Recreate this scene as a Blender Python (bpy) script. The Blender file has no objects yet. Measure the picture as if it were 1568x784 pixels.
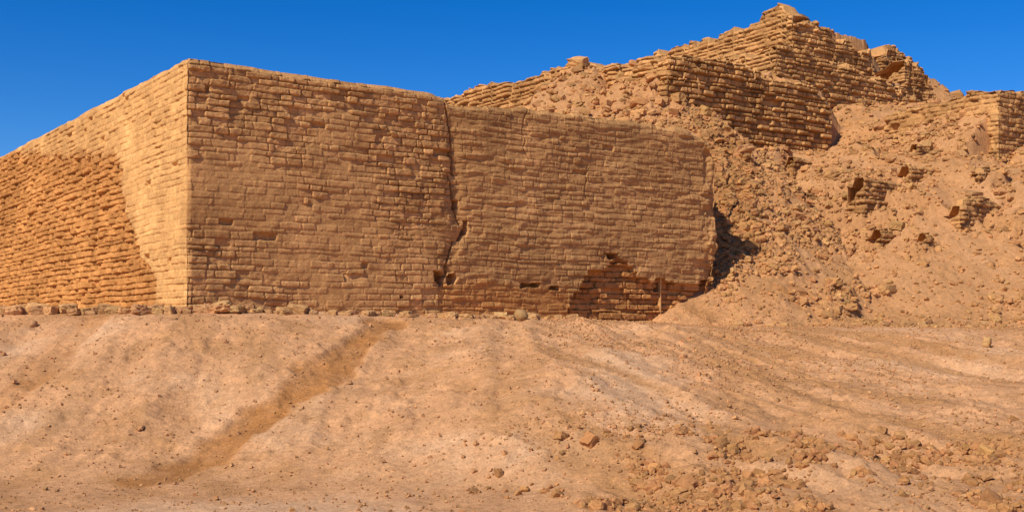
import bpy, math, numpy as np
rng=np.random.default_rng(7)
F=1800.0
R=np.array([.824,.566]); L=np.array([-.566,.824]); C1=np.array([-6.65,24.0])
# ---------------------------------------------------------------- noise
M=np.int64(0xffffffff)
def h2(ix,iy,seed=0):
    n=(ix.astype(np.int64)*374761393+iy.astype(np.int64)*668265263+np.int64(seed)*974634777+12345)&M
    n=((n^(n>>13))*1274126177)&M
    n=((n^(n>>15))*2246822519 &M)
    return ((n^(n>>16))&M)/4294967295.0
def vn(x,y,seed=0):
    ix=np.floor(x);iy=np.floor(y);fx=x-ix;fy=y-iy
    fx=fx*fx*(3-2*fx);fy=fy*fy*(3-2*fy)
    a=h2(ix,iy,seed);b=h2(ix+1,iy,seed);c=h2(ix,iy+1,seed);d=h2(ix+1,iy+1,seed)
    return (a+(b-a)*fx)+((c+(d-c)*fx)-(a+(b-a)*fx))*fy
def fbm(x,y,o=4,seed=0,g=.5):
    s=0;amp=1;t=0
    for i in range(o):
        s=s+amp*(vn(x,y,seed+i*17)*2-1);t+=amp;amp*=g
        x,y=x*1.93+y*.35+3.1,y*1.93-x*.35+7.7
    return s/t
def cell(x,y,seed=0):
    ix=np.floor(x);iy=np.floor(y)
    f1=np.full(x.shape,9.0);f2=np.full(x.shape,9.0);idr=np.zeros(x.shape)
    for dx in(-1,0,1):
        for dy in(-1,0,1):
            cx=ix+dx;cy=iy+dy
            px=cx+h2(cx,cy,seed);py=cy+h2(cx,cy,seed+5)
            d=np.hypot(px-x,py-y);r=h2(cx,cy,seed+9)
            m=d<f1
            f2=np.where(m,f1,np.minimum(f2,d));idr=np.where(m,r,idr);f1=np.where(m,d,f1)
    return f1,f2-f1,idr
def ss(x,a,b):
    t=np.clip((x-a)/(b-a),0,1);return t*t*(3-2*t)
relu=lambda x:np.maximum(x,0)
def ab(X,Y):
    qx=X-C1[0];qy=Y-C1[1]
    return qx*R[0]+qy*R[1], qx*L[0]+qy*L[1]
# ---------------------------------------------------------------- terrain control points
def W(px,y,Y): return ((px-784)/F*Y, Y, (505-y)/F*Y)
cp=[W(1150,492,33),W(1400,494,32.5),W(1568,494,32.5),W(1180,475,35.0),W(1225,425,37),W(1300,400,36),W(1400,400,35.5),W(1568,400,35.3),
 W(1230,340,39.4),W(1300,310,39.7),W(1450,300,39),W(1600,300,38),W(1215,290,41),W(1290,277,40.6),W(1120,240,44),
 W(1280,243,46),W(1350,225,46),W(1450,222,44.5),W(1550,265,41.2),W(1310,180,51),W(1380,188,52),W(1340,180,52),
 W(1400,192,48),W(1475,180,48),W(1620,270,40.5),(8,29,.15),(14,29,.1),(22,29,.1),(26,33,.4),(27,38,3.6),(28,44,6.5),(28,54,9),(10,54,9.5),(36,33,.2),(38,44,5.5),(40,56,8)]
cp=np.array(cp)
D=np.hypot(cp[:,None,0]-cp[None,:,0],cp[:,None,1]-cp[None,:,1])
A_=np.zeros((len(cp)+3,)*2);n_=len(cp)
A_[:n_,:n_]=-D;A_[:n_,n_]=1;A_[:n_,n_+1]=cp[:,0];A_[:n_,n_+2]=cp[:,1];A_[n_:,:n_]=A_[:n_,n_:].T
wts=np.linalg.solve(A_,np.r_[cp[:,2],0,0,0])
def rbf(X,Y):
    z=wts[n_]+wts[n_+1]*X+wts[n_+2]*Y
    for i in range(n_): z=z-wts[i]*np.hypot(X-cp[i,0],Y-cp[i,1])
    return z
TIER=dict(A=(20.3,7.9,9.65,8.5,26),B=(29.5,11.3,11.6,8.8,24),C=(34.6,15.0,14.7,5.8,18),D=(30.0,1.2,8.3,22,3.6))
def clus(X,Y):
    a,b=ab(X,Y)
    return ss(fbm(a*.30,b*.62,4,305)+.30*fbm(X*1.5,Y*1.5,2,306),-.05,.13)
def rubmask(X,Y):
    a,b=ab(X,Y)
    n=fbm(X*.35,Y*.35,3,91)
    m=ss(Y,30.5,32.5)*ss(a,14.6,16)*(.20+.85*clus(X,Y))
    a2=a-20.3;b2=b-7.9
    m=np.maximum(m,ss(a2,-6,-3.5)*(a2<2)*ss(b2,-1,0)*(b2<7.5)*.9)
    m=np.maximum(m,ss(X,17,19)*ss(Y,56,58)*1.0)
    m2=ss(X,-.8,2.2)*ss(16.6+.12*X+.9*n-Y,-.5,1.2)
    return np.clip(np.maximum(m,m2*.5),0,1)
def track(X,Y):
    n=fbm(X*1.3,Y*1.3,4,44)*.34
    def seg(x0,y0,x1,y1,w):
        t=np.clip(((X-x0)*(x1-x0)+(Y-y0)*(y1-y0))/((x1-x0)**2+(y1-y0)**2),0,1)
        d=np.hypot(X-x0-t*(x1-x0),Y-y0-t*(y1-y0))+n
        return 1-ss(d,w*.55,w)
    t1=np.maximum(seg(-2.55,23.9,-3.15,20.6,.42),seg(-3.15,20.6,-4.95,16.4,.55))
    t2=seg(-8.1,23.0,-8.3,19.0,.42)*.5
    return np.maximum(t1,t2)
def H(X,Y,fine=True):
    a,b=ab(X,Y)
    wx=fbm(X*.22,Y*.22,3,3)
    Yc=np.interp(X,[-60,-30,-6.65,-3,0,6,12,20,60],[25,23.8,23.0,23.7,25.0,26.6,27.6,28.5,30])+.25*wx
    Zc=np.interp(X,[-60,-30,-9,-6.4,-2.6,1.7,5.2,12.4,60],[.5,.44,.44,.46,.36,.27,.11,.08,0])
    Yt=np.interp(X,[-60,-12,-5,-1,3,60],[17.2,16.9,16.6,15.6,13.6,13.2])+.5*wx
    t=(Y-Yt)/(Yc-Yt)
    k=.07
    sp=lambda x:k*np.logaddexp(0,x/k)
    f=np.where(t>3,1,np.where(t<-2,0,sp(np.clip(t,-3,4))-sp(np.clip(t,-3,4)-1)))
    Zg=-2.17
    z=Zg+(Zc-Zg-.03)*f+relu(Y-Yc)*.003*(Y<60)+np.where(Y>=60,.2,0)
    slope=ss(t,0,.12)*(1-ss(t,.9,1.0))
    gx=X+.62*(Y-20)*ss(X,-1,4)
    rg_=1-np.abs(fbm(gx*.9,Y*.16,3,23))*2
    z=z+slope*(.20*fbm(X*.35,Y*.22,3,8)+.09*fbm(gx*1.5,Y*.3,3,21)+.11*ss(X,-2,3)*rg_)
    z=z+slope*.35*np.exp(-((X-.8)/2.2)**2-((Y-19)/3.5)**2)
    z=z-track(X,Y)*.07*ss(t,-.1,.1)
    base=z
    zr=rbf(X,np.minimum(Y,58))+(.6*fbm(X*.4,Y*.4,3,33)+.35*(1-2*np.abs(fbm(a*.55,b*.25,3,35))))*ss(Y,35.5,38)
    zr=np.clip(zr,.05,10.5)
    q=zr/.75+.6*fbm(X*.3,Y*.3,2,39);fr=q-np.floor(q)
    zr=zr+.75*(ss(fr,.66,.92)-fr)*.85*clus(X,Y)*ss(Y,34,36)
    zr=np.where(X>45,np.maximum(zr-(X-45)*.4,.1),zr); zr=np.where(Y>60,np.maximum(zr-(Y-60)*.35,.3),zr)
    w=ss(a,15.4,17.6)*ss(Y,29.5,32)*(1-ss(X,60,80))
    z=base+w*relu(zr-base)
    nz=fbm(X*1.1,Y*1.1,4,61)
    e=14.75+.92*np.clip(b-.3,0,7)+.4*fbm(b*.5,Y*.5,3,60)
    P1=5.22-2.2*relu(a-e-.1-.7*nz*(a>e))-(14-4*ss(a,15.2,16))*relu(.95+1.05*relu(a-14.7+.25*nz)-b)-12*relu(.8-a)-1.0*relu(b-40)
    z=np.maximum(z,P1)
    for k_,(ai,bi,zt,ea,eb) in TIER.items():
        sa=np.where((b-bi<6.2)&(k_=='A'),1.5,14.0)
        if k_=='D': sa=np.full_like(X,1.1)
        inset=.45
        T=zt+.25*nz-sa*relu(inset-(a-ai))-14*relu(inset-(b-bi))-1.15*relu(a-ai-ea+.4*nz)-1.*relu(b-bi-eb)
        z=np.maximum(z,T)
    d=np.hypot((X-2.65),(Y-46.2)*.8)
    z=np.maximum(z,10.75-1.05*d+.25*nz)
    d=np.hypot((X-4.9),(Y-45.)*.8)
    z=np.maximum(z,10.2-.9*d+.25*nz)
    zs=np.interp(X,[17,19.4,20.9,22.2,23.2,23.7,25,28],[12.6,13.7,13.2,12.6,12.1,11.6,10.0,8.5])
    E=zs+.8*nz-.95*relu(61+.8*nz-Y)-.6*relu(Y-63)
    z=np.maximum(z,np.where(X>17,E,-99))
    if fine:
        rm=rubmask(X,Y)
        far=ss(Y,29,32)
        z=z+.035*fbm(X*2.2,Y*2.2,4,70)+.018*fbm(X*9,Y*9,3,75)*slope
        f1,ed,idr=cell(X*2.6+.2*nz,Y*2.6,80)
        z=z+rm*far*(.24*(idr-.35)*ss(ed,.0,.2)*(idr>.3))
        f1,ed,idr=cell(X*5.5,Y*5.5,84)
        z=z+(rm*.9+.05*slope)*(.12*(idr-.4)*ss(ed,0,.25)*(idr>.4))
        f1,ed,idr=cell(X*9,Y*9,86)
        z=z+(rm*.9+.18*slope+.2*far)*(.06*(idr-.4)*ss(ed,0,.25)*(idr>.4))
        z=z+rm*.24*fbm(X*1.3,Y*1.3,5,88)
        z=z+.04*ss(fbm(X*3,Y*3,4,95),.1,.35)*slope
    return z
# ---------------------------------------------------------------- mesh helper
def mkmesh(name,V,Q,col=None,mat=None,smooth=True,parent=None):
    me=bpy.data.meshes.new(name)
    V=np.asarray(V,np.float32);Q=np.asarray(Q,np.int32)
    me.vertices.add(len(V));me.vertices.foreach_set('co',V.ravel())
    me.loops.add(Q.size);me.loops.foreach_set('vertex_index',Q.ravel())
    me.polygons.add(len(Q));me.polygons.foreach_set('loop_start',np.arange(0,Q.size,4,dtype=np.int32))
    me.polygons.foreach_set('loop_total',np.full(len(Q),4,np.int32))
    me.polygons.foreach_set('use_smooth',np.full(len(Q),smooth))
    me.update(calc_edges=True)
    if col is not None:
        c=np.ones((len(V),4),np.float32);c[:,:3]=col
        at=me.color_attributes.new('tint','FLOAT_COLOR','POINT');at.data.foreach_set('color',c.ravel())
    if mat: me.materials.append(mat)
    ob=bpy.data.objects.new(name,me);bpy.context.collection.objects.link(ob)
    if parent: ob.parent=parent
    return ob
def gridq(nr,nc):
    i=np.arange(nr*nc).reshape(nr,nc)
    return np.stack([i[:-1,:-1],i[:-1,1:],i[1:,1:],i[1:,:-1]],-1).reshape(-1,4)
# ---------------------------------------------------------------- materials
def earth(name,scale=1.0,bump=.5,var=.25,speck=.3,rough=.95,d1=.03,d2=.012):
    m=bpy.data.materials.new(name);m.use_nodes=True;nt=m.node_tree;N=nt.nodes;Lk=nt.links
    bs=N['Principled BSDF'];bs.inputs['Roughness'].default_value=rough
    bs.inputs['Specular IOR Level'].default_value=.08
    tc=N.new('ShaderNodeTexCoord');at=N.new('ShaderNodeAttribute');at.attribute_name='tint'
    def noise(sc,det=8,r=.65):
        n=N.new('ShaderNodeTexNoise');n.inputs['Scale'].default_value=sc*scale;n.inputs['Detail'].default_value=det
        n.inputs['Roughness'].default_value=r;Lk.new(tc.outputs['Object'],n.inputs['Vector']);return n
    def ramp(src,lo,hi,a,b):
        r=N.new('ShaderNodeMapRange');r.inputs[1].default_value=lo;r.inputs[2].default_value=hi
        r.inputs[3].default_value=a;r.inputs[4].default_value=b;Lk.new(src,r.inputs[0]);return r.outputs[0]
    def mul(a,b):
        x=N.new('ShaderNodeMath');x.operation='MULTIPLY';Lk.new(a,x.inputs[0]);Lk.new(b,x.inputs[1]);return x.outputs[0]
    n1=noise(.8,5);n2=noise(9,10,.7);n3=noise(30,6,.75)
    v=mul(mul(ramp(n1.outputs[0],.3,.7,1-var*.6,1+var*.6),ramp(n2.outputs[0],.3,.7,1-var,1+var)),ramp(n3.outputs[0],.3,.7,1-speck,1+speck))
    vm=N.new('ShaderNodeVectorMath');vm.operation='SCALE';Lk.new(at.outputs['Color'],vm.inputs[0]);Lk.new(v,vm.inputs['Scale'])
    Lk.new(vm.outputs[0],bs.inputs['Base Color'])
    b1=N.new('ShaderNodeBump');b1.inputs['Strength'].default_value=bump;b1.inputs['Distance'].default_value=d1;Lk.new(n2.outputs[0],b1.inputs['Height'])
    b2=N.new('ShaderNodeBump');b2.inputs['Strength'].default_value=bump;b2.inputs['Distance'].default_value=d2;Lk.new(n3.outputs[0],b2.inputs['Height']);Lk.new(b1.outputs[0],b2.inputs['Normal'])
    Lk.new(b2.outputs[0],bs.inputs['Normal'])
    return m
mG=earth('sandy_earth',1,.9,.22,.34,d1=.04,d2=.016)  # speck noise: grit tone plus tiny grain shadows put into the colour
mW=earth('adobe_brick',1,.9,.2,.26,d1=.035,d2=.014)
mR=earth('adobe_rubble_mat',1.3,.7,.2,.25)
# ---------------------------------------------------------------- ground
def axis(segs,lo,hi,n=40):
    out=[]
    for a,b,d in segs: out.append(np.arange(a,b,d))
    x=np.concatenate(out);e=segs[-1][1]
    g=(np.geomspace(1,2500,n)-1)/2499
    left=x[0]-(x[0]-lo)*g[1:][::-1]
    right=e+(hi-e)*g
    return np.concatenate([left,x,right])
xs=axis([(-22,-11,.15),(-11,-7,.05),(-7,13,.04),(13,19,.055),(19,27,.1)],-700,700)
ys=axis([(12.5,28,.04),(28,38,.045),(38,49,.065),(49,64,.11)],-400,900)
GX,GY=np.meshgrid(xs,ys)
GZ=H(GX,GY)
rm=rubmask(GX,GY);tr=track(GX,GY)
n=fbm(GX*.5,GY*.5,4,5);n2=fbm(GX*2.5,GY*2.5,4,6)
c0=np.array([.59,.297,.132]);c1=np.array([.69,.405,.215]);c2=np.array([.42,.178,.055]);c3=np.array([.46,.220,.083])
def mix(a,b,t): return a+(b-a)*t[...,None]
col=mix(np.broadcast_to(c0,GX.shape+(3,)),c1,ss(n+.4*n2,-.2,.6)*.8*(1-.4*ss(GX,0,5)))
streak=fbm((GX+.62*(GY-20))*1.6,GY*.25,3,12)*ss(GX,-1.5,2)
col=mix(col,c3,np.clip(ss(streak,0,.55)*.8+ss(n2-n,.1,.6)*.6,0,1))
col=mix(col,c2,np.clip(tr*(.9+.5*n2),0,1))
col=mix(col,c3,rm*.45)
col=mix(col,c3*.96,ss(GY,29,33)*.6)
mkmesh('ground',np.stack([GX,GY,GZ],-1).reshape(-1,3),gridq(*GX.shape),col.reshape(-1,3),mG)
# ---------------------------------------------------------------- brick walls
pyr=bpy.data.objects.new('adobe_brick_pyramid',None);bpy.context.collection.objects.link(pyr)
def bricks(s,z,seed,ch=.136,bl=.37,wav=.035):
    zz=z+wav*fbm(s*.45,z*.35,3,seed)*1.2+.018*fbm(s*2.2,z*3,3,seed+3)
    sw=s+.05*fbm(s*3,z*5,3,seed+4)
    u=zz/ch
    def bnd(u,row,amp,sd):
        k=np.floor(u);jl=(h2(k,row,sd)-.5)*amp;jh=(h2(k+1,row,sd)-.5)*amp
        jll=(h2(k-1,row,sd)-.5)*amp;jhh=(h2(k+2,row,sd)-.5)*amp
        lo=k+jl;hi=k+1+jh
        less=u<lo;more=u>hi
        id_=np.where(less,k-1,np.where(more,k+1,k))
        nlo=np.where(less,k-1+jll,np.where(more,hi,lo));nhi=np.where(less,lo,np.where(more,k+2+jhh,hi))
        return id_,nlo,nhi
    row,zl,zh=bnd(u,np.zeros_like(u),.42,seed+11)
    dz=np.minimum(u-zl,zh-u)*ch
    us=sw/bl+h2(row,row*0,seed+12)*3
    bid,sl,sh=bnd(us,row,.85,seed+13)
    dx=np.minimum(us-sl,sh-us)*bl
    return row,bid,dx,dz
def wall(name,C,Lb,La,Le,ztop,zbase,dsL,dsR,dz,seed,feat,color,ch=.136,bl=.37,capd=1.8):
    C=np.array(C,float)
    s=np.concatenate([-np.arange(Lb,0,-dsL),np.arange(0,La,dsR),La+np.arange(0,Le,max(dsR,.03))])
    base=np.where(s[:,None]<0,C-L*s[:,None],np.where(s[:,None]<La,C+R*s[:,None],C+R*La+L*(s[:,None]-La)))
    NL=-R;NR=-L;NE=R
    r=.10
    w1=ss(s,-r,r)[:,None];w2=ss(s,La-r,La+r)[:,None]
    Nn=NL*(1-w1)+(NR*(1-w2)+NE*w2)*w1;Nn/=np.linalg.norm(Nn,axis=1)[:,None]
    zt=ztop(s);zb=zbase(s)
    nz=int(np.max(zt-zb)/dz)+1
    v=np.linspace(0,1,nz)[:,None]
    Z=zb+(zt-zb)*v;S=np.broadcast_to(s,Z.shape)
    row,bid,dx,dzz=bricks(S,Z,seed,ch,bl)
    depth,jw,off,hole,rough,plas,ctint=feat(S,Z,row,bid)
    wear=ss(fbm(S*1.3,Z*1.6,4,seed+70),-.02,.5)*(depth<.075)
    depth=depth*(1-.5*wear)
    dx=dx+.012*(h2(bid,row,seed+60)<.2)
    e=np.minimum(dx,dzz)
    rc_=.032
    qx=relu(rc_-dx);qz=relu(rc_-dzz);e=np.where((qx>0)&(qz>0),rc_-np.hypot(qx,qz),e)
    e=e+.012*fbm(S*9,Z*12,3,seed+30)
    prof=ss(e,-.004,jw)
    rb=h2(bid,row,seed+20)
    hgt=prof*depth*(.5+1.0*rb)-depth
    hgt=hgt+off+(rb-.5)*.028*(1-plas)*prof
    hgt=hgt+(1-plas)*.018*fbm(S*8,Z*11,4,seed+28)
    miss=(h2(bid,row,seed+21)<hole)&(prof>.3)
    hgt=np.where(miss,hgt-.08*prof,hgt)
    und=np.where(S<0,.012,.03)
    hgt=hgt+und*fbm(S*.5,Z*.6,3,seed+31)+.012*fbm(S*4,Z*6,5,seed+32)+rough*(.22*fbm(S*1.3,Z*1.3,4,seed+33)+.07*fbm(S*5,Z*5,3,seed+35))
    dt=zt-Z
    hgt=hgt-.09*(1-ss(dt,0,.16))**2
    cw=(1-ss(np.abs(S),0,.10))*(.02+.04*vn(Z*5,Z*0,seed+40)); hgt=hgt-cw
    P=base[None]+Nn[None]*hgt[...,None]
    V=[np.concatenate([P,Z[...,None]],-1)]
    cb=np.array(color)
    tb=(h2(bid,row,seed+25)-.5)
    c=cb*(1+tb[...,None]*np.array([.36,.40,.44])*(1-.6*plas[...,None]))
    c=c*(1+.26*fbm(S*.7,Z*.9,5,seed+26)[...,None]*np.array([1,1.15,1.3]))
    c=c*(1+.13*fbm(S*3.5,Z*.6,3,seed+27)[...,None])
    c=c*ctint
    c=c*(1-.35*(1-prof[...,None])*(1-plas[...,None])*(1-.6*wear[...,None]))
    Cc=[c]
    topc=np.broadcast_to(cb*1.05,(1,len(s),3))
    for o in(.06,.16,.3,.5,.8,1.2,1.8):
        z2=zt+.03*fbm(s*3,s*0+o*3,3,seed+50)-.02+.03*min(o,1)
        if o>1: z2=z2-.3
        p=base+Nn*(hgt[-1][:,None]-o*capd/1.8)
        V.append(np.concatenate([p,z2[:,None]],-1)[None]);Cc.append(topc*(1+.1*fbm(s*3,s*0+o,3,seed)[None,:,None]))
    V.append(np.concatenate([p,(zb+0*s)[:,None]],-1)[None]);Cc.append(topc)   # back of the masonry
    V=np.concatenate(V,0);Cc=np.concatenate(Cc,0)
    return mkmesh(name,V.reshape(-1,3),gridq(V.shape[0],V.shape[1]),Cc.reshape(-1,3),mW,True,pyr)
def r1(px,y):
    s=((px-784)*24/F+6.65)/(.824-.566*(px-784)/F);return s,(505-y)*(24+.566*s)/F
def l1(px,y):
    k=(px-784)/F; b=(-6.65-k*24)/(.566+.824*k); return -b,(505-y)*(24+.824*b)/F
def ztop1(s):
    b=-s
    zl=np.interp(b,[0,5,10,18,32],[5.57,5.62,5.69,5.8,5.9])
    k=[r1(p,y) for p,y in[(285,87),(400,104),(500,119),(600,133),(650,141),(682,148),(692,160),(740,163),(850,171),(1000,190),(1055,199),(1075,207),(1085,222),(1096,240)]]
    kx=[q[0] for q in k]+[15.3,16.5];kz=[q[1] for q in k]+[4.4,3.5]
    zr=np.interp(s,kx,kz)
    st=(h2(np.floor(s/.37),np.floor(s*0),4)-.5)*.09*ss(s,5,7)
    return np.where(s<0,zl,zr)+.025*fbm(s*1.5,s*0,4,2)+st+.07*fbm(s*2.5,s*0,4,14)*ss(s,5,7)
crk=[r1(*p) for p in[(676,150),(684,190),(690,225),(688,262),(694,285),(700,310),(708,345),(700,375),(688,400),(682,440)]]
ckz=np.array([c[1] for c in crk])[::-1];cks=np.array([c[0] for c in crk])[::-1]
holes=[(r1(700,313),.09,.12),(r1(672,423),.13,.12),(r1(693,428),.11,.15),(r1(715,350),.06,.2),(r1(818,437),.30,.06),(r1(850,441),.14,.05),(r1(938,393),.2,.08),(r1(1012,443),.12,.06),(r1(615,455),.06,.04)]
lb_in=[l1(*p) for p in [(180,240),(188,300),(205,360),(240,450)]]
tb_in=[l1(*p) for p in [(5,236),(60,242),(120,244),(182,246)]]
def feat1(S,Z,row,bid):
    n=fbm(S*.55,Z*.7,4,101);n2=fbm(S*2,Z*2.5,3,102)
    right=ss(S,6.2,6.5)
    lim=np.interp(S,[r1(870,0)[0],r1(900,0)[0],r1(945,0)[0],r1(990,0)[0],r1(1040,0)[0],r1(1095,0)[0],15.5],[.6,1.35,2.0,1.5,1.2,1.4,2.3])
    lim=np.floor((lim+.25*n2)/.136)*.136
    expo=(S>r1(872,0)[0])*ss(lim-Z,-.03,.03)
    lowp=ss(1.25+.25*n2-Z,0,.3)*(S>6)*(S<r1(872,0)[0])
    plas=ss(n+.5*n2,-.03,.42)*.78*(1-right)+right*(.70+.3*n2+.3*n)
    plas=plas*(1-expo)
    bl_=np.interp(Z,[lb_in[3][1],lb_in[2][1],lb_in[1][1],lb_in[0][1]],[lb_in[3][0],lb_in[2][0],lb_in[1][0],lb_in[0][0]])
    tz=np.interp(S,[q[0] for q in tb_in],[q[1] for q in tb_in])
    inner=ss(bl_+.35*n2-S,-.15,.2)*(1-ss(Z-tz+.25*n2,-.2,.3))
    plas=np.where(S<0,np.clip(.58+.35*n,0,.85)*(1-inner),plas)
    plas=np.clip(plas,0,.92)
    depth=(.046+.014*n2)*(1-plas)+.004
    depth=np.where(expo>.5,.10,depth);depth=np.where((S<0)&(inner>.5),.076,depth)
    jw=.019+.008*n2+.010*plas
    off=.05*n*(S>0)-right*.04
    off=off-expo*.16-lowp*.02
    off=off-inner*.06*(S<0)
    off=off+right*plas*.036*fbm(S*1.3,Z*10+1.6*fbm(S*.8,Z,3,120),5,104)
    off=off+.016*ss(fbm(S*1.6,Z*2.2,4,106),.05,.35)*right
    cs=np.interp(Z,ckz,cks)+.08*fbm(Z*3,Z*0,4,107)+.07*np.sign(fbm(Z*4,Z*0,1,108))
    wd=.016+.036*vn(Z*3.5,Z*0,109)
    d=np.abs(S-cs);ck=(1-ss(d+.02*fbm(S*9,Z*9,3,131),wd*.5,wd))*ss(Z,.9,1.3)
    off=off-.28*ck-.05*(1-ss(d+.12*n2+.1*(h2(bid,row,5)-.5),.03,.3))*ss(Z,.4,.9)
    off=off-.05*(1-ss(np.abs(S-r1(808,0)[0]-.2*fbm(Z*2,Z*0,3,111)),.004,.018))*ss(Z,4.1,4.4)
    off=off-.04*(1-ss(np.abs(S-r1(905,0)[0]-.3*fbm(Z*2,Z*0,3,112)),.004,.018))*ss(Z,3.2,3.4)*(Z<4.2)
    for (hs,hz),rs,rz in holes:
        q=np.maximum(np.abs(S-hs)/rs,np.abs(Z-hz)/rz)+.6*fbm(S*5,Z*5,3,133)
        off=off-.3*(1-ss(q,.8,.95))
    rough=ss(S,14.0,14.7)*.9
    hole=.006+.04*expo
    hole=hole+.03*ss(S,14,15)
    ct=np.ones(S.shape+(3,))
    ct=ct*(1-.08*right[...,None])
    ct=mix(ct,np.array([1.0,.86,.72]),expo*.9)
    ct=mix(ct,np.array([1.0,.80,.58]),lowp*.6)
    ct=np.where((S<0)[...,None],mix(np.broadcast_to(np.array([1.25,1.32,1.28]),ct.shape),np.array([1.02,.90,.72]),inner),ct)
    return depth,jw,off,hole,rough,plas,ct
cw=(.55,.276,.100)
wall('lower_platform_wall',C1,30,14.9,2.0,ztop1,lambda s:np.where(s<0,.1,-.1)+0*s,.03,.0175,.0155,1,feat1,cw,.136,.34)
def featG(plas0,rough0,exp=.06,rleft=None,jw=.03):
    def f(S,Z,row,bid):
        n=fbm(S*.6,Z*.8,4,201);n2=fbm(S*2,Z*2,3,202)
        plas=np.clip(plas0+.4*n,0,.9)
        depth=exp*(1-plas)+.008
        ro=rough0+0*S
        if rleft is not None: ro=np.where(S<0,rleft(S,Z),ro)
        return depth,jw+0*S,.05*n,.04+0*S,ro,plas,np.ones(S.shape+(3,))
    return f
def jag(s,amp,seed): return amp*((h2(np.floor(s/.36),s*0,seed)-.5)+1.4*fbm(s*.8,s*0,4,seed))
pt=lambda k:C1+R*TIER[k][0]+L*TIER[k][1]
cu=(.53,.266,.094)
wall('middle_terrace_wall',pt('A'),22,8.7,4,lambda s:np.where(s<0,np.interp(-s,[0,5,6,7,12,15,22],[9.75,10.2,10.7,10.6,10.75,10.8,10.7]),np.interp(s,[0,.5,4,7.8,8.3,8.7],[9.75,9.95,9.85,9.65,9.3,8.9]))+jag(s,.2,7),lambda s:5.0+0*s,.05,.028,.026,31,
  featG(-.35,.10,.15,lambda S,Z:np.where(-S<6.5,1.4,.12),.045),cu,.19,.40)
wall('upper_terrace_wall',pt('B'),20,8.9,3,lambda s:np.where(s<0,12.05,np.interp(s,[0,3,6,8.5],[12.1,12.0,11.6,11.3]))+jag(s,.28,8),lambda s:8.3+0*s,.05,.033,.03,41,
  featG(-.1,.15,.13,None,.045),cu,.19,.42)
wall('summit_wall',pt('C'),16,5.9,3,lambda s:np.where(s<0,np.interp(-s,[0,1,2,3.3,5,7,10,16],[14.9,15.35,15.3,14.9,15.0,14.9,14.9,14.9]),np.interp(s,[0,1.2,2.6,4,5.5],[14.85,15.0,14.5,14.2,13.8]))+jag(s,.42,9),lambda s:11.3+0*s,.06,.038,.035,51,
  featG(0,.4,.13,None,.045),cu,.20,.44)
wall('side_terrace_wall',pt('D'),5,16,3,lambda s:np.where(s<0,np.interp(-s,[0,2,4,5],[8.6,8.65,8.5,8.2]),8.6)+jag(s,.14,10),lambda s:4.2+0*s,.045,.033,.03,61,
  featG(.15,.2,.09,lambda S,Z:1.0),cu,.17,.38)
def remnant(px,y,Y,la,h,seed,nm,drop=.35,lb=1.0,jg=.22,ro=.6,ground=False,capd=1.8):
    X,Y,Z=W(px,y,Y)
    if ground:
        tt=np.linspace(0,la,12);Z=float(np.median(H(X+R[0]*tt-L[0]*.5,Y+R[1]*tt-L[1]*.5)))+ground
    wall(nm,(X,Y),lb,la,1.0,lambda s:Z+np.where(s<0,s*.9/lb,0)-drop*ss(s,la*.3,la)+jag(s,jg,seed),lambda s:Z-h+0*s,.045,.03,.03,seed,featG(-.2,ro,.10),(.48,.237,.085),.15,.34,capd)
remnant(1352,76,60.5,4.6,2.8,71,'summit_ruin_wall',1.5,2.5,.5,.7)
remnant(1386,100,57.5,2.6,2.6,81,'summit_ruin_wall',.9,2.0,.5,.7)
remnant(1250,48,58.6,3.4,2.6,82,'summit_ruin_wall',.8,2.0,.5,.7)
for i,(px,y,Y,la,up_) in enumerate([(1325,345,38.0,3.4,.30),(1472,352,36.6,3.6,.55),(1395,318,39.4,2.6,.3),(1500,298,38.8,3.2,.35),(1235,330,39.5,1.8,.3),(1405,268,41.6,2.4,.3),(1420,392,36.0,2.0,.25),(1215,275,42.2,2.4,.3),(1310,262,43.2,2.0,.25),(1350,380,36.6,1.4,.2),(1500,262,40.5,1.8,.25)]):
    remnant(px,y,Y,la,2.0,172+i,'collapsed_wall_course',.2,.9,.16,.3,ground=up_,capd=.6)
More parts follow.
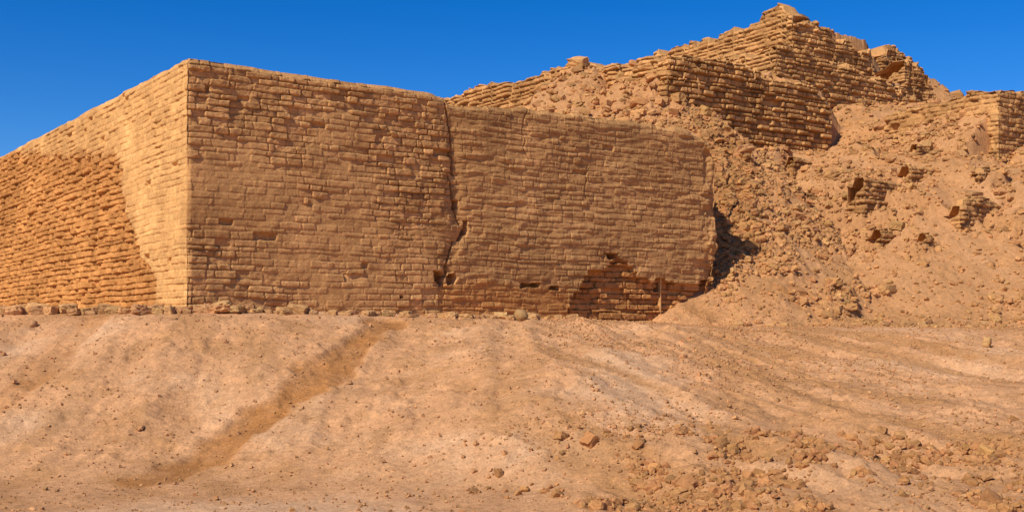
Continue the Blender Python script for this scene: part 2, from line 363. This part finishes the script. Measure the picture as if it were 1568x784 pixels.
# ---------------------------------------------------------------- rubble
def boxtmpl(n):
    key={};V=[];Q=[]
    def vid(p):
        k=tuple(np.round(p,5))
        if k not in key: key[k]=len(V);V.append(p)
        return key[k]
    t=np.linspace(-1,1,n+1)
    for ax in range(3):
        for sg in(-1,1):
            u,v=(ax+1)%3,(ax+2)%3
            for i in range(n):
                for j in range(n):
                    q=[]
                    for a,b in((i,j),(i+1,j),(i+1,j+1),(i,j+1)):
                        p=np.zeros(3);p[ax]=sg;p[u]=t[a];p[v]=t[b];q.append(vid(p))
                    Q.append(q if sg>0 else q[::-1])
    return np.array(V),np.array(Q)
def scatter(name,X,Y,size,asp,n,seed,col,sink=.25,flatrot=.5,rnd=.55,smooth=False,zoff=0,yaw=None,parent=None,yr=.15):
    N=len(X);rg=np.random.default_rng(seed)
    V,Q=boxtmpl(n)
    ln=np.linalg.norm(V,axis=1)[:,None];sph=V/ln
    k=rg.uniform(rnd*.6,min(rnd*1.3,1),(N,1,1))
    P=V[None]*(1-k)+sph[None]*1.25*k
    P=P*(1+rg.normal(0,.06,(N,len(V),1)))
    P=P+rg.normal(0,.035,P.shape)
    sc=size[:,None]*np.array(asp)*rg.uniform(.7,1.3,(N,3))*.5
    P=P*sc[:,None]
    rz=rg.uniform(0,6.283,N) if yaw is None else yaw+rg.normal(0,yr,N)
    rx=rg.normal(0,flatrot,N);ry=rg.normal(0,flatrot,N)
    def rot(P,i,j,t):
        c=np.cos(t)[:,None];s=np.sin(t)[:,None];a=P[...,i]*c-P[...,j]*s;b=P[...,i]*s+P[...,j]*c
        P=P.copy();P[...,i]=a;P[...,j]=b;return P
    P=rot(rot(rot(P,1,2,rx),0,2,ry),0,1,rz)
    z=H(X,Y)+sc[:,2]*(1-2*sink)+zoff
    P=P+np.stack([X,Y,z],-1)[:,None]
    QQ=(Q[None]+(np.arange(N)*len(V))[:,None,None]).reshape(-1,4)
    c=np.array(col)*(1+rg.uniform(-.2,.2,(N,1)))*(1+rg.uniform(-.05,.05,(N,3)))
    c=np.repeat(c,len(V),0)
    return mkmesh(name,P.reshape(-1,3),QQ,c,mR,smooth,parent)
def sample(N,x0,x1,y0,y1,fn,seed):
    rg=np.random.default_rng(seed);X=rg.uniform(x0,x1,N);Y=rg.uniform(y0,y1,N)
    k=rg.uniform(0,1,N)<fn(X,Y);return X[k],Y[k]
rc=(.48,.237,.088)
def onslope(X,Y):
    a,b=ab(X,Y);out=1-((a>-.1)&(b>-.12)&(a<15)).astype(float)
    return out
def peb(X,Y):
    n_=fbm(X*.6,Y*.6,3,301);return onslope(X,Y)*(Y<32)*np.clip(.1+.9*ss(n_,-.05,.5)*ss(X,-3,2),0,1)
X,Y=sample(8000,-12,15,12.5,32,peb,1)
scatter('pebbles',X,Y,np.random.default_rng(2).gamma(2.0,.010,len(X))+.012,(1.2,1,.7),2,3,(.50,.255,.105))
X,Y=sample(80000,-12,15,12.5,32,lambda X,Y:np.clip(peb(X,Y)+.1,0,1),101)
scatter('gravel',X,Y,np.random.default_rng(102).gamma(2.0,.006,len(X))+.008,(1.2,1,.8),1,103,(.48,.24,.098),sink=.1)
def clod(X,Y):
    n_=fbm(X*.5,Y*.5,3,303);n3=fbm(X*1.8,Y*1.8,3,304)
    return ss(X,-.8,2.5)*ss(16.4+.12*X+1.0*n_-Y,-.3,1.4)*ss(n3,-.2,.3)
X,Y=sample(20000,-1,9,12.3,19,clod,4)
scatter('earth_clods',X,Y,np.random.default_rng(5).gamma(1.5,.021,len(X))+.015,(1.2,1,.75),3,6,(.43,.2,.072),sink=.34,rnd=.5)
def rub(X,Y):
    a,b=ab(X,Y)
    ins=((a>-.1)&(b>-.1)&(a<14.3)).astype(float)
    return (1-ins)*ss(a,14.2,15.2)*ss(Y,30.8,33)*np.clip(.06+clus(X,Y),0,1)
X,Y=sample(8000,4,24,30.5,54,rub,7)
scatter('adobe_rubble',X,Y,np.random.default_rng(8).gamma(2.2,.042,len(X))+.05,(1.25,.9,.6),3,9,rc,flatrot=.3,rnd=.3,sink=.34)
X,Y=sample(36000,4,22,30.5,50,lambda X,Y:np.clip(rub(X,Y)*1.3+.08*(ab(X,Y)[0]>14.6),0,1),17)
scatter('adobe_rubble',X,Y,np.random.default_rng(18).gamma(2,.022,len(X))+.025,(1.2,.9,.7),2,19,rc)
def endz(X,Y):
    a,b=ab(X,Y);return ((a-.92*b>14.2)&(a-.92*b<16.8)&(b>.6)&(b<8))*.9
X,Y=sample(7000,4,11,31.5,42,endz,27)
scatter('adobe_rubble',X,Y,np.random.default_rng(28).uniform(.08,.3,len(X)),(1.3,.8,.5),3,29,(.42,.2,.07),flatrot=.25,rnd=.35,zoff=-.02)  # darker rubble colour adds painted shade at the broken wall end
def up(X,Y):
    a,b=ab(X,Y);a2=a-20.3;b2=b-7.9
    m=((a2>-4)&(a2<1.2)&(b2>-.5)&(b2<7.5))*.8
    m=np.maximum(m,((a>34)&(b>12)&(b<20)&(a<48))*.4)
    m=np.maximum(m,((a2>0)&(b2>.6)&(b2<4))*.3)
    m=np.maximum(m,((a>26)&(a<31)&(b>1)&(b<7))*.6)
    return m
X,Y=sample(13000,-2,26,40,66,up,37)
scatter('adobe_rubble',X,Y,np.random.default_rng(38).gamma(2.2,.048,len(X))+.06,(1.25,.9,.6),3,39,rc,flatrot=.3,rnd=.32,sink=.32)
rg=np.random.default_rng(77)
X=np.concatenate([np.arange(-10.8,-4.0,.21),np.arange(-10.8,-4.0,.29),np.arange(-4.2,1.8,.24),np.arange(-4.2,1.8,.4),np.arange(5.4,13,.28)])
X=X+rg.uniform(-.09,.09,len(X))
Y=np.interp(X,[-11,-6.6,-3,0,5.4,12],[23.5,23.25,24.3,25.9,30.9,31.3])+rg.uniform(-.15,.15,len(X))
sz=rg.uniform(.13,.30,len(X));sz[X>-4.2]*=.72
scatter('adobe_block_row',X,Y,sz,(1.25,.9,.65),6,78,(.52,.28,.112),sink=.14,flatrot=.12,rnd=.36,smooth=False,yaw=0,yr=.5)
X=np.array([.19,9.9,-9.2]);Y=np.array([24.3,24.5,22.6])
scatter('boulder',X,Y,np.array([.22,.2,.1]),(1,1,.9),4,79,(.42,.22,.09),sink=.1,rnd=.8,smooth=True)
# ---------------------------------------------------------------- light
az=np.array([-.65,-.76]);az/=np.hypot(*az);el=math.radians(43)
import mathutils
d=mathutils.Vector((az[0]*math.cos(el),az[1]*math.cos(el),math.sin(el)))
sl=bpy.data.lights.new('sun','SUN');sl.energy=5.0;sl.angle=math.radians(.5);sl.color=(1,.94,.82)
so=bpy.data.objects.new('sun',sl);bpy.context.collection.objects.link(so);so.rotation_euler=d.to_track_quat('Z','Y').to_euler()
w=bpy.data.worlds.new('World');bpy.context.scene.world=w;w.use_nodes=True;nt=w.node_tree
sk=nt.nodes.new('ShaderNodeTexSky');sk.sky_type='NISHITA';sk.sun_disc=False;sk.sun_elevation=el;sk.sun_rotation=math.atan2(az[0],az[1])
sk.air_density=1.0;sk.dust_density=.0;sk.ozone_density=6;sk.altitude=1500
bg=nt.nodes['Background'];bg.inputs['Strength'].default_value=.125
hs=nt.nodes.new('ShaderNodeHueSaturation');hs.inputs['Saturation'].default_value=1.34;hs.inputs['Hue'].default_value=.511
nt.links.new(sk.outputs[0],hs.inputs['Color']);nt.links.new(hs.outputs[0],bg.inputs[0])
# ---------------------------------------------------------------- camera
cam=bpy.data.cameras.new('camera');co=bpy.data.objects.new('camera',cam);bpy.context.collection.objects.link(co)
cam.sensor_width=36;cam.lens=36*F/1568;cam.shift_y=113/1568;cam.clip_end=3000;cam.clip_start=.1
co.location=(0,0,0);co.rotation_euler=(math.radians(90),0,0)
sc=bpy.context.scene;sc.camera=co
sc.view_settings.view_transform='Standard';sc.view_settings.look='None';sc.view_settings.exposure=0
